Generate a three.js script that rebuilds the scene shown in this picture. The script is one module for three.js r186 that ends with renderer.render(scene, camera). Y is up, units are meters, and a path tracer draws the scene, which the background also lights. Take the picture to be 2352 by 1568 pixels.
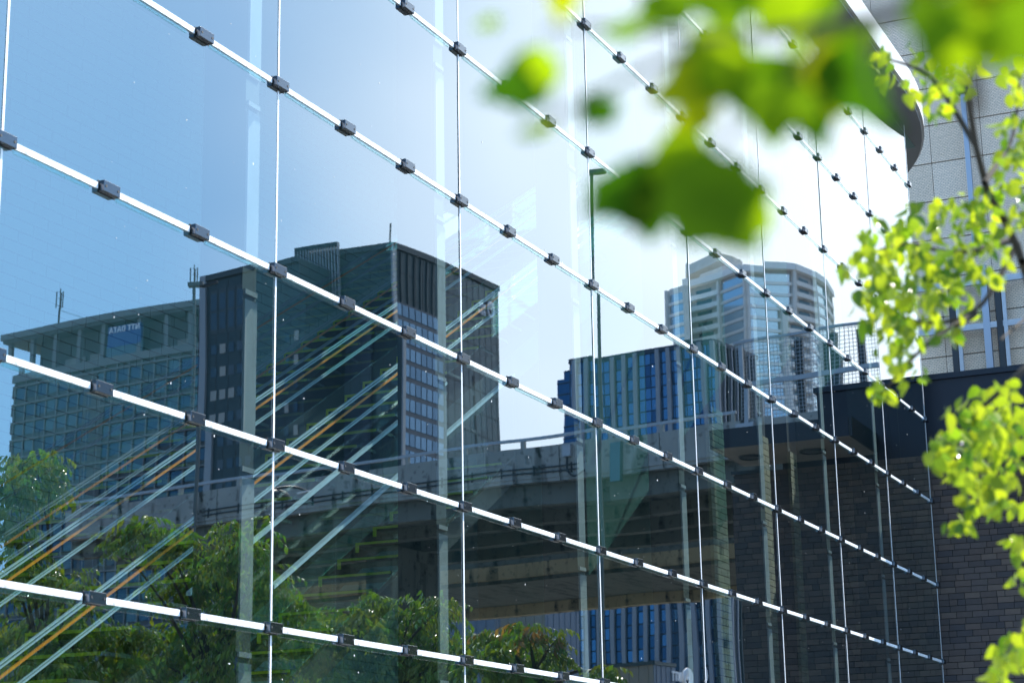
import * as THREE from 'three';
import { mergeGeometries } from 'three/addons/utils/BufferGeometryUtils.js';
import { RoundedBoxGeometry } from 'three/addons/geometries/RoundedBoxGeometry.js';
import { FontLoader } from 'three/addons/loaders/FontLoader.js';
import { TextGeometry } from 'three/addons/geometries/TextGeometry.js';

// ---------------------------------------------------------------- camera, sky, sun, exposure
const scene = new THREE.Scene();
const FPX = 4437.57, CAM = new THREE.Vector3(-11.334, 1.6, 7.016);      // focal length in pixels of a 2352 x 1568 picture
const YAW = 1.14294, PITCH = 0.250268, ROLL = -0.017745;
const fwd = new THREE.Vector3(Math.sin(YAW) * Math.cos(PITCH), Math.sin(PITCH), -Math.cos(YAW) * Math.cos(PITCH));
const right0 = new THREE.Vector3(Math.cos(YAW), 0, Math.sin(YAW)), up0 = right0.clone().cross(fwd);
const right = right0.clone().multiplyScalar(Math.cos(ROLL)).addScaledVector(up0, Math.sin(ROLL));
const up = right0.clone().multiplyScalar(-Math.sin(ROLL)).addScaledVector(up0, Math.cos(ROLL));
const camera = new THREE.PerspectiveCamera(2 * Math.atan(784 / FPX) * 180 / Math.PI, 1024 / 682, 0.1, 4000);
camera.position.copy(CAM);
camera.quaternion.setFromRotationMatrix(new THREE.Matrix4().makeBasis(right, up, fwd.clone().negate()));
camera.focus = 22; camera.userData.fStop = 4.4;
const renderer = new THREE.WebGLRenderer({ antialias: true });
renderer.setSize(1024, 682);
renderer.toneMapping = THREE.LinearToneMapping;
renderer.toneMappingExposure = 1.95;
renderer.shadowMap.enabled = true;

const SUN_AZ = 58 * Math.PI / 180, SUN_EL = 47 * Math.PI / 180;          // azimuth from +z towards +x
const sunDir = new THREE.Vector3(Math.sin(SUN_AZ) * Math.cos(SUN_EL), Math.sin(SUN_EL), Math.cos(SUN_AZ) * Math.cos(SUN_EL));
const sun = new THREE.DirectionalLight(new THREE.Color(1, 0.95, 0.86), 4.6);
sun.position.copy(sunDir).multiplyScalar(300); sun.target.position.set(0, 0, 0);
sun.castShadow = true; sun.shadow.mapSize.set(4096, 4096); sun.shadow.radius = 1;
Object.assign(sun.shadow.camera, { left: -120, right: 120, top: 120, bottom: -120, near: 1, far: 900 });
scene.add(sun, sun.target);

// ---------------------------------------------------------------- random numbers and noise
function rng(seed) { let s = seed >>> 0; return () => { s = (s + 0x6d2b79f5) | 0; let t = Math.imul(s ^ (s >>> 15), 1 | s); t = (t + Math.imul(t ^ (t >>> 7), 61 | t)) ^ t; return ((t ^ (t >>> 14)) >>> 0) / 4294967296; }; }
const hash = (x, y, z) => { let h = Math.imul(x, 374761393) ^ Math.imul(y, 668265263) ^ Math.imul(z, 2147483647 - 58713); h = Math.imul(h ^ (h >>> 13), 1274126177); return ((h ^ (h >>> 16)) >>> 0) / 4294967296; };
const fade = (t) => t * t * (3 - 2 * t), mix = (a, b, t) => a + (b - a) * t, clamp = (x, a, b) => Math.min(b, Math.max(a, x));
function vnoise(x, y, z = 0, px = 0, py = 0) {
  const X = Math.floor(x), Y = Math.floor(y), Z = Math.floor(z), u = fade(x - X), v = fade(y - Y), w = fade(z - Z);
  const H = (i, j, k) => hash(px ? (((X + i) % px) + px) % px : X + i, py ? (((Y + j) % py) + py) % py : Y + j, Z + k);
  return mix(mix(mix(H(0, 0, 0), H(1, 0, 0), u), mix(H(0, 1, 0), H(1, 1, 0), u), v), mix(mix(H(0, 0, 1), H(1, 0, 1), u), mix(H(0, 1, 1), H(1, 1, 1), u), v), w);
}
const fbm = (x, y, z, n, p = 0) => { let s = 0, a = 0.5, t = 0; for (let i = 0; i < n; i++) { s += a * vnoise(x, y, z + i * 7, p, p); t += a; a *= 0.5; x *= 2; y *= 2; p *= 2; } return s / t; };
const smooth = (a, b, x) => fade(clamp((x - a) / (b - a), 0, 1));

// clear blue sky, whiter towards the sun, with a few soft high clouds
{
  const W = 1024, H = 512, data = new Float32Array(W * H * 4);
  for (let j = 0; j < H; j++) for (let i = 0; i < W; i++) {
    const el = ((j + 0.5) / H - 0.5) * Math.PI, az = ((i + 0.5) / W - 0.5) * 2 * Math.PI;
    const d = [Math.cos(el) * Math.cos(az), Math.sin(el), Math.cos(el) * Math.sin(az)];
    const e = Math.max(0, d[1]), cs = clamp(d[0] * sunDir.x + d[1] * sunDir.y + d[2] * sunDir.z, -1, 1), ang = Math.acos(cs);
    const h = Math.pow(1 - e, 3.2), g1 = Math.exp(-ang / 0.13), g2 = Math.exp(-Math.pow(ang / 0.7, 2));
    let c = [mix(0.19, 0.215, h), mix(0.42, 0.58, h), mix(0.84, 1.03, h)];
    c = [c[0] + 0.13 * g2 + 2.2 * g1, c[1] + 0.22 * g2 + 2.1 * g1, c[2] + 0.24 * g2 + 1.9 * g1];
    const q = 1 / (e + 0.35), n = fbm(d[0] * q * 1.6 + 3.1, d[2] * q * 1.6 - 1.7, d[1] * 2, 5);
    const east = Math.atan2(d[0], d[2]) * 180 / Math.PI + (n - 0.5) * 20;                  // degrees from the wall's normal towards its far end
    const veil = smooth(52, 75, east) * (1 - smooth(115, 165, east)) * (0.8 + 0.4 * n) * (1 - 0.6 * smooth(0.6, 1, e));   // thin bright cloud in the quarter of the sun
    const cl = clamp(veil * 0.85 + smooth(0.56, 0.8, n) * 0.5 * smooth(0.02, 0.2, e), 0, 1);
    c = [mix(c[0], 1.36 + 0.3 * g2, cl), mix(c[1], 1.55 + 0.28 * g2, cl), mix(c[2], 1.7 + 0.22 * g2, cl)];
    const o = (j * W + i) * 4;
    data[o] = c[0]; data[o + 1] = c[1]; data[o + 2] = c[2]; data[o + 3] = 1;
    if (el < 0) { data[o] = 0.5; data[o + 1] = 0.52; data[o + 2] = 0.52; }
  }
  const sky = new THREE.DataTexture(data, W, H, THREE.RGBAFormat, THREE.FloatType);
  sky.mapping = THREE.EquirectangularReflectionMapping; sky.magFilter = sky.minFilter = THREE.LinearFilter; sky.needsUpdate = true;
  scene.background = sky; scene.environment = sky;
}

// ---------------------------------------------------------------- helpers
const v3 = (x, y, z) => new THREE.Vector3(x, y, z);
const names = new Map();
function numbered(n) { const k = names.get(n) ?? 0; names.set(n, k + 1); return k ? n + '_' + String(k).padStart(3, '0') : n; }
function thing(name, label, category, pos = v3(0, 0, 0), group, kind) {
  const o = new THREE.Group(); o.name = numbered(name); o.position.copy(pos); scene.add(o);
  o.userData.label = label; o.userData.category = category; if (group) o.userData.group = group; if (kind) o.userData.kind = kind;
  return o;
}
const add = (parent, name, geo, material, label) => {
  const m = new THREE.Mesh(geo, material); m.name = name; m.castShadow = m.receiveShadow = true; parent.add(m);
  if (label) m.userData.label = label; return m;
};
const stuff = (m) => { m.userData.kind = 'stuff'; return m; };
function pixelRay(px, py) { return fwd.clone().addScaledVector(right, (px - 1176) / FPX).addScaledVector(up, -(py - 784) / FPX); }
// what stands in the street at that pixel and horizontal distance (direct sight)
function seen(px, py, D) { const d = pixelRay(px, py); return CAM.clone().addScaledVector(d, D / Math.hypot(d.x, d.z)); }
const seenOnX = (px, py, X) => { const d = pixelRay(px, py); return CAM.clone().addScaledVector(d, (X - CAM.x) / d.x); };
const seenOnZ = (px, py, Z) => { const d = pixelRay(px, py); return CAM.clone().addScaledVector(d, (Z - CAM.z) / d.z); };
// what stands in the city on this side of the glass and shows in it as a mirror image (the glass is the plane z = 0)
const city = (px, py, D) => { const p = seen(px, py, D); p.z = -p.z; return p; };
const cityAt = (px, py, h) => { const d = pixelRay(px, py); const p = CAM.clone().addScaledVector(d, (h - CAM.y) / d.y); p.z = -p.z; return p; };
const MIRROR_EYE = v3(CAM.x, CAM.y, -CAM.z);

function boxG(w, h, d) {                                     // uv in metres
  const g = new THREE.BoxGeometry(w, h, d), uv = g.attributes.uv, s = [[d, h], [d, h], [w, d], [w, d], [w, h], [w, h]];
  for (let i = 0; i < 24; i++) uv.setXY(i, uv.getX(i) * s[i >> 2][0], uv.getY(i) * s[i >> 2][1]);
  return g;
}
const box = (x0, x1, y0, y1, z0, z1) => boxG(x1 - x0, y1 - y0, z1 - z0).translate((x0 + x1) / 2, (y0 + y1) / 2, (z0 + z1) / 2);
const merge = (list) => mergeGeometries(list.map((g) => (g.index ? g.toNonIndexed() : g)));
function bar(a, b, w, h = w) {                               // a square bar between two points
  const d = b.clone().sub(a), L = d.length(); d.normalize();
  const side = Math.abs(d.y) > 0.95 ? v3(1, 0, 0) : v3(0, 1, 0), x = side.clone().cross(d).normalize(), y = d.clone().cross(x);
  return boxG(w, h, L).applyMatrix4(new THREE.Matrix4().makeBasis(x, y, d).setPosition(a.clone().add(b).multiplyScalar(0.5)));
}
const tube = (pts, r, seg = 24, rs = 7) => new THREE.TubeGeometry(new THREE.CatmullRomCurve3(pts), seg, r, rs);
function tapered(pts, r0, r1, seg = 14, rs = 7) {
  const c = new THREE.CatmullRomCurve3(pts), g = new THREE.TubeGeometry(c, seg, 1, rs), p = g.attributes.position, n = g.attributes.normal;
  for (let i = 0; i < p.count; i++) { const t = Math.floor(i / (rs + 1)) / seg, r = mix(r0, r1, t) - 1; p.setXYZ(i, p.getX(i) + n.getX(i) * r, p.getY(i) + n.getY(i) * r, p.getZ(i) + n.getZ(i) * r); }
  return g;
}
// a vertical face from A to B: u along it, v up from the ground, n out towards the glass wall
class Face {
  constructor(A, B, base) {
    this.A = v3(A.x, 0, A.z); this.B = v3(B.x, 0, B.z); this.base = base ?? v3(0, 0, 0);
    this.u = this.B.clone().sub(this.A); this.w = this.u.length(); this.u.normalize();
    this.n = v3(this.u.z, 0, -this.u.x); if (this.n.dot(MIRROR_EYE.clone().sub(this.A)) < 0) this.n.negate();
    const right = this.u.clone().cross(v3(0, 1, 0)).dot(this.n) > 0;
    this.m = new THREE.Matrix4().makeBasis(right ? this.u : this.u.clone().negate(), v3(0, 1, 0), this.n);
  }
  at(u, v, n = 0) { return this.A.clone().addScaledVector(this.u, u).addScaledVector(this.n, n).setY(v).sub(this.base); }
  box(u0, u1, v0, v1, n0, n1) { return boxG(Math.abs(u1 - u0), v1 - v0, n1 - n0).applyMatrix4(this.m.clone().setPosition(this.at((u0 + u1) / 2, (v0 + v1) / 2, (n0 + n1) / 2))); }
  v_of(px, py) { const u = this.u_of(px), p = this.at(u, 0, 0).add(this.base), d = pixelRay(px, py); return CAM.y + d.y * Math.hypot(p.x - CAM.x, p.z + CAM.z) / Math.hypot(d.x, d.z); }
}

// ---------------------------------------------------------------- materials
function texture(w, h, f, srgb = false) {
  const data = new Uint8Array(w * h * 4);
  for (let j = 0; j < h; j++) for (let i = 0; i < w; i++) { const c = f(i / w, j / h), o = (j * w + i) * 4; for (let k = 0; k < 3; k++) data[o + k] = clamp(Math.round((c.length ? c[k] : c) * 255), 0, 255); data[o + 3] = 255; }
  const t = new THREE.DataTexture(data, w, h); t.wrapS = t.wrapT = THREE.RepeatWrapping; t.magFilter = THREE.LinearFilter; t.minFilter = THREE.LinearMipmapLinearFilter; t.needsUpdate = true;
  if (srgb) t.colorSpace = THREE.SRGBColorSpace; return t;
}
const grainTex = texture(512, 512, (u, v) => 0.72 + 0.28 * fbm(u * 8, v * 8, 1, 5, 8));
const stainTex = texture(512, 512, (u, v) => { const s = fbm(u * 24, v * 3, 4, 4, 0), b = fbm(u * 6, v * 6, 9, 5, 6); const p = smooth(0.6, 0.75, fbm(u * 30, v * 30, 2, 3, 30)); return clamp(1.0 - 0.5 * smooth(0.48, 0.72, s) - 0.3 * b - 0.35 * p, 0, 1); });
const rep = (t, m) => { const c = t.clone(); c.repeat.set(1 / m, 1 / m); c.needsUpdate = true; return c; };
const M = (r, g, b, rough = 0.8, metal = 0, extra = {}) => new THREE.MeshPhysicalMaterial({ color: new THREE.Color().setRGB(r, g, b), roughness: rough, metalness: metal, ...extra });
const grimeTex = rep(texture(512, 256, (u, v) => { const s = fbm(u * 40, v * 6, 3, 4, 0), p = smooth(0.68, 0.8, fbm(u * 60, v * 40, 6, 3, 0)); return 0.97 - 0.16 * smooth(0.45, 0.75, s) - 0.3 * p; }), 1.7);
const grain4 = rep(grainTex, 4), grain1 = rep(grainTex, 1.2), stain12 = rep(stainTex, 9);
const mats = {
  pane: M(0.76, 0.94, 0.92, 0, 0, { transmission: 1, thickness: 0, ior: 3.8 }),
  fin: M(0.58, 0.84, 0.8, 0.2, 0, { transmission: 1, thickness: 0, ior: 1.5 }),
  stairGlass: M(0.78, 0.93, 0.88, 0, 0, { transmission: 1, thickness: 0, ior: 1.5 }),
  balustrade: M(0.9, 0.97, 0.96, 0, 0, { transmission: 1, thickness: 0, ior: 1.5 }),
  skirt: M(0.86, 0.96, 0.95, 0.1, 0, { transmission: 1, thickness: 0, ior: 1.5 }),
  rail: M(0.98, 0.98, 0.98, 0.4, 0, { map: grimeTex, roughnessMap: grimeTex }), clamp: M(0.15, 0.155, 0.17, 0.22, 1, { map: grain1 }), joint: M(0.9, 0.9, 0.9, 0.35, 0),
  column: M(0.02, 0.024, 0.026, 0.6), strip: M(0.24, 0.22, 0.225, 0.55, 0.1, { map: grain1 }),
  darkSteel: M(0.03, 0.033, 0.036, 0.5, 0.3), galv: M(0.45, 0.46, 0.48, 0.45, 0.6, { map: grain1 }), white: M(0.78, 0.78, 0.76, 0.5), lampPaint: M(0.1, 0.115, 0.11, 0.5, 0.2),
  alu: M(0.5, 0.55, 0.6, 0.4, 0.1), aluShade: M(0.2, 0.23, 0.26, 0.4, 0.1), handrailShade: M(0.4, 0.13, 0.03, 0.5), handrail: M(0.85, 0.24, 0.012, 0.45), yellow: M(0.7, 0.6, 0.03, 0.5), step: M(0.05, 0.055, 0.06, 0.6, 0.3),  // the dimmer trim and handrail have the far escalator's shade in their colour
  tile: M(0.22, 0.34, 0.33, 0.6, 0, { map: grain4 }), inside: M(0.12, 0.19, 0.18, 0.8, 0, { map: grain4 }), insideFloor: M(0.25, 0.3, 0.28, 0.6, 0, { map: grain4 }),  // green in tile and hall surfaces stands in for teal interior light
  ground: M(0.2, 0.2, 0.19, 0.85, 0, { map: grain4 }),
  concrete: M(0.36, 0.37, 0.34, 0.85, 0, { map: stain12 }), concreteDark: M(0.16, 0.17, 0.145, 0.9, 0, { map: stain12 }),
  asphalt: M(0.06, 0.06, 0.06, 0.9, 0, { map: grain4 }),
  leaf: M(0.075, 0.17, 0.012, 0.95, 0, { transmission: 0.5, thickness: 0, side: THREE.DoubleSide, clearcoat: 0.5, clearcoatRoughness: 0.25 }),
  bark: M(0.06, 0.045, 0.032, 0.95, 0, { map: grain1 }),
};

// ---------------------------------------------------------------- ground
const ground = add(scene, 'plaza_ground', boxG(3000, 1, 3000).translate(0, -0.5, 0), mats.ground, 'grey stone plaza ground at the foot of the glass wall'); ground.userData.kind = 'structure'; ground.userData.category = 'ground';

// ---------------------------------------------------------------- the glass wall
const ROW = [-2.08, -0.81, 0.46, 1.73, 2.9959, 4.2642, 5.5331, 6.9478, 8.3581, 9.77, 11.18, 12.59, 13.75].filter((y) => y > 0.2);
const XL = -6, XR = 21.45, YTOP = 13.72;
{
  const wall = thing('glass_wall', 'tall frameless glass wall with rows of white rails and dark clamps mirroring the city', 'glass wall', v3(0, 0, 0));
  const r = rng(11);
  for (let c = -6; c < 21; c += 3) for (let k = 0; k < ROW.length - 1; k++) {
    const x0 = c + 0.012, x1 = Math.min(c + 3 - 0.012, XR), y0 = ROW[k] + 0.01, y1 = Math.min(ROW[k + 1] - 0.01, YTOP);
    const NX = 24, NY = 12, g = new THREE.PlaneGeometry(x1 - x0, y1 - y0, NX, NY), p = g.attributes.position, n = g.attributes.normal;
    const a = (r() - 0.5) * 0.0042, b = (r() - 0.5) * 0.003, f1 = 1.2 + r() * 1.2, f2 = 2.2 + r() * 2, ph = r() * 6, ph2 = r() * 6, am = 0.00025 + r() * 0.00035;
    const bow = (r() - 0.35) * 0.0005;
    for (let i = 0; i < p.count; i++) {
      const X = p.getX(i), Y = p.getY(i);
      p.setZ(i, a * X + b * Y + am * (Math.sin(X * f1 + ph) + 0.5 * Math.sin(Y * f2 + X + ph2)) + bow * Y * Y);
      n.setXYZ(i, -(a + am * (f1 * Math.cos(X * f1 + ph) + 0.5 * Math.cos(Y * f2 + X + ph2))), -(b + am * 0.5 * f2 * Math.cos(Y * f2 + X + ph2) + 2 * bow * Y), 1);
    }
    g.translate((x0 + x1) / 2, (y0 + y1) / 2, 0);
    add(wall, 'glass_pane', g, mats.pane);
  }
  const clampG = new RoundedBoxGeometry(0.168, 0.072, 0.042, 2, 0.003).translate(0, 0, 0.027);
  const gasketG = merge([box(-0.088, 0.088, -0.04, 0.04, 0.0012, 0.0035), new THREE.CylinderGeometry(0.009, 0.009, 0.004, 10).rotateX(Math.PI / 2).translate(-0.062, 0, 0.0485), new THREE.CylinderGeometry(0.009, 0.009, 0.004, 10).rotateX(Math.PI / 2).translate(0.062, 0, 0.0485)]);
  for (let k = 0; k < ROW.length - 1; k++) for (let i = -6; i <= 21; i++) {
    const y = ROW[k];
    if (i < -4 || y < 1.5) continue;
    const c = add(wall, 'clamp', clampG, mats.clamp); c.position.set(i + (r() - 0.5) * 0.006, y + (r() - 0.5) * 0.004, 0); c.rotation.z = (r() - 0.5) * 0.02;
    add(c, 'gasket', gasketG, mats.column);
    if (i < 21) {
      const rail = add(wall, 'rail', merge([box(i + 0.1, i + 0.9, y - 0.02, y + 0.02, 0.004, 0.012)]), mats.rail);
      add(rail, 'drip_edge', box(i + 0.1, i + 0.82, y - 0.05, y - 0.022, 0.003, 0.008), mats.skirt);
    }
  }
  for (let c = -3; c <= 21; c += 3) for (let k = 0; k < ROW.length - 1; k++) {
    const y0 = ROW[k] + 0.05, y1 = Math.min(ROW[k + 1] - 0.05, YTOP); if (y0 < 1) continue;
    add(wall, 'joint', box(c - 0.009, c + 0.009, y0, y1, 0.003, 0.006), mats.joint);
  }
  { // bird droppings, dried drops and specks of dust
    const q = [], d = (x, y, sx, sy) => q.push(new THREE.CircleGeometry(1, 9).scale(sx, sy, 1).translate(x, y, 0.0025));
    for (let i = 0; i < 620; i++) { const x = -2 + 22 * Math.pow(r(), 1.3), y = 2 + r() * 11.5, s = 0.002 + 0.005 * r() * r(); d(x, y, s, s * (0.8 + r())); if (r() < 0.05) d(x, y, 0.006 + r() * 0.008, 0.004 + 0.006 * r()); }
    stuff(add(wall, 'dust_speck', merge(q), mats.white));
  }
  // steel posts behind each joint; pale pieces paint the sunlit front, gaps the rail shadows
  for (let c = -3; c <= 18; c += 3) {
    const post = add(wall, 'post', merge([box(c - 0.21, c - 0.03, 0, YTOP, -0.5, -0.14)]), mats.column);
    for (let k = 0; k < ROW.length - 1; k++) {
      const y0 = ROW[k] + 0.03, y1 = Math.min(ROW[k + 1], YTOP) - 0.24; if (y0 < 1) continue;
      add(post, 'sunlit_front', merge([box(c - 0.2, c - 0.04, y0, y1, -0.138, -0.122), box(c - 0.2, c - 0.04, y1 + 0.04, y1 + 0.075, -0.138, -0.122)]), mats.strip);
    }
  }
  // hanging glass fins with slanted lower ends
  const low = [3.1, 2.4, 3.0, 4.45, 6.4, 7.3, 7.9];
  for (let k = 3; k < 7; k++) {
    const x = k * 3, y = low[k], s = new THREE.Shape([[0.52, y + 1.0], [1.35, y], [1.35, YTOP], [0.52, YTOP]].map((q) => new THREE.Vector2(...q)));
    add(wall, 'glass_fin', new THREE.ExtrudeGeometry(s, { depth: 0.02, bevelEnabled: false }).rotateY(Math.PI / 2).translate(x, 0, 0), mats.fin);
  }
}

// ---------------------------------------------------------------- rooms behind the glass
{
  const hall = thing('atrium_hall', 'dark hall behind the glass with a pale tiled back wall', 'building', v3(0, 0, -9));
  const t = [], r = rng(5);
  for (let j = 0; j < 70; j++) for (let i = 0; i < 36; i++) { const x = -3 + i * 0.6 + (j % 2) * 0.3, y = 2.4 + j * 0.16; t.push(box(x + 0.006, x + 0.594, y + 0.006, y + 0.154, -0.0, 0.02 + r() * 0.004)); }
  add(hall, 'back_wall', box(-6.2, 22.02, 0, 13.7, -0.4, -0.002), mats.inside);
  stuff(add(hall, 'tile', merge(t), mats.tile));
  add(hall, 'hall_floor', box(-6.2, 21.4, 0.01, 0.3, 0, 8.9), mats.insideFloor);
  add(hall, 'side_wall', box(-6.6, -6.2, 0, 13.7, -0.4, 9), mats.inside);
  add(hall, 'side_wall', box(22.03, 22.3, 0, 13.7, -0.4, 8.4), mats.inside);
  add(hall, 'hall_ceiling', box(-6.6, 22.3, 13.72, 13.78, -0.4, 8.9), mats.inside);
}
// ---------------------------------------------------------------- escalators and the stair
const S = Math.tan(Math.PI / 6);
function escalator(label, zn, zf, h, x0, x1, trim, belt) {
  const P = (x, dy, z) => v3(x, h + S * x + dy, z), o = thing('escalator', label, 'escalator', v3(x0, 0, (zn + zf) / 2), 'escalators rising behind the glass');
  const put = (name, g, m, p = o) => add(p, name, g.translate(-x0, 0, -(zn + zf) / 2), m);
  for (const z of [zn, zf]) {
    put('handrail', bar(P(x0, 0, z), P(x1, 0, z), 0.016, 0.018), belt);
    const q = (dy0, dy1, t) => { const s = new THREE.Shape([[x0, h + S * x0 + dy0], [x1, h + S * x1 + dy0], [x1, h + S * x1 + dy1], [x0, h + S * x0 + dy1]].map((v) => new THREE.Vector2(...v))); return new THREE.ExtrudeGeometry(s, { depth: t, bevelEnabled: false }).translate(0, 0, z - t / 2); };
    for (let x = x0; x < x1 - 0.1; x += 2) { const s = new THREE.Shape([[x + 0.01, -0.4], [x + 1.99, -0.4], [x + 1.99, 0.1], [x + 0.01, 0.1]].map(([a, b]) => new THREE.Vector2(a, h + S * a + b))); put('balustrade_glass', new THREE.ExtrudeGeometry(s, { depth: 0.012, bevelEnabled: false }).translate(0, 0, z - 0.006), mats.balustrade); }
    put('top_rail', merge([0.06, 0.088].map((d) => q(d, d + 0.014, 0.02))), trim);
    put('deck_strip', merge([q(-0.165, -0.148, 0.015), q(-0.138, -0.13, 0.015)]), trim);
  }
  const steps = [];
  const n = Math.floor((x1 - x0) / 0.38);
  for (let k = 0; k < n; k++) {
    const x = x0 + k * 0.38, y = h + S * x - 0.45, za = Math.min(zn, zf) + 0.12, zb = Math.max(zn, zf) - 0.12;
    const st = put('step', box(x, x + 0.36, y - 0.03, y, za, zb), mats.step);
    const e = merge([box(x - 0.008, x + 0.0, y - 0.028, y - 0.002, za + 0.01, zb - 0.01), box(x - 0.008, x + 0.0, y - 0.17, y - 0.022, za + 0.01, za + 0.035)]).translate(-x0, 0, -(zn + zf) / 2);
    add(st, 'yellow_edge', e, mats.yellow);
  }
  put('truss', (() => { const s = new THREE.Shape([[x0, h + S * x0 - 1.1], [x1, h + S * x1 - 1.1], [x1, h + S * x1 - 0.75], [x0, h + S * x0 - 0.75]].map((v) => new THREE.Vector2(...v))); return new THREE.ExtrudeGeometry(s, { depth: Math.abs(zn - zf), bevelEnabled: false }).translate(0, 0, Math.min(zn, zf)); })(), mats.darkSteel);
  return o;
}
escalator('escalator with bright orange handrails next to the glass', -1.5, -2.75, 3.23, -3.5, 12.5, mats.alu, mats.handrail);
escalator('escalator with shade painted into its orange handrails and trim behind the nearer one', -3.4, -4.65, 3.23, -3.5, 12.5, mats.aluShade, mats.handrailShade);
{
  const h = 2.1, x0 = 1.0, x1 = 5.4, o = thing('staircase', 'glass sided staircase with yellow step edges below the escalators', 'staircase', v3(x0, 0, -1));
  const put = (name, g, m, p = o) => add(p, name, g.translate(-x0, 0, 1), m);
  const side = (a, b, z, t) => { const s = new THREE.Shape([[x0, h + S * x0 + a], [x1, h + S * x1 + a], [x1, h + S * x1 + b], [x0, h + S * x0 + b]].map((v) => new THREE.Vector2(...v))); return new THREE.ExtrudeGeometry(s, { depth: t, bevelEnabled: false }).translate(0, 0, z); };
  for (const z of [-0.62, -1.36]) { put('balustrade_glass', side(-0.05, 0.72, z, 0.014), mats.stairGlass); put('handrail', side(0.73, 0.76, z - 0.015, 0.045), mats.alu); put('stringer', side(-0.3, -0.08, z - 0.02, 0.05), mats.darkSteel); }
  for (let x = x0; x < x1; x += 0.32) {
    const y = h + S * x - 0.02, st = put('step', box(x, x + 0.3, y - 0.05, y, -1.34, -0.63), mats.step);
    add(st, 'yellow_edge', merge([box(x - 0.012, x, y - 0.024, y - 0.004, -1.33, -0.64), box(x - 0.012, x, y - 0.09, y - 0.024, -1.33, -1.3)]).translate(-x0, 0, 1), mats.yellow);
  }
}
{ // brick piers inside, caught by the sun near the glass
  const r = rng(77), lit = [M(0.13, 0.12, 0.075, 0.85, 0, { map: grain1 }), M(0.1, 0.095, 0.065, 0.85, 0, { map: grain1 })];
  [[15.4, 16.1, 'leftmost pale brick pier behind the glass'], [17.0, 18.4, 'wide pale brick pier standing in the middle behind the glass'], [19.6, 20.7, 'pale brick pier behind the glass next to the dark brick wall']].forEach(([a, b, label]) => {
    const o = thing('brick_pier', label, 'pier', v3(a, 0, -2), 'brick piers behind the glass');
    add(o, 'core', box(0.02, b - a - 0.02, 0, 9, -0.6, -0.04), mats.darkSteel);
    const g = [[], []];
    for (let j = 0; j < 74; j++) { let x = -(j % 2) * 0.15; while (x < b - a) { const x0 = Math.max(0, x), x1 = Math.min(b - a, x + 0.3); if (x1 - x0 > 0.03) g[r() < 0.5 ? 0 : 1].push(box(x0 + 0.004, x1 - 0.004, j * 0.105 + 0.005, j * 0.105 + 0.1, -0.05, r() * 0.004)); x += 0.3; } }
    g.forEach((q, k) => stuff(add(o, 'bricks', merge(q), lit[k])));
  });
}

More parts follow.
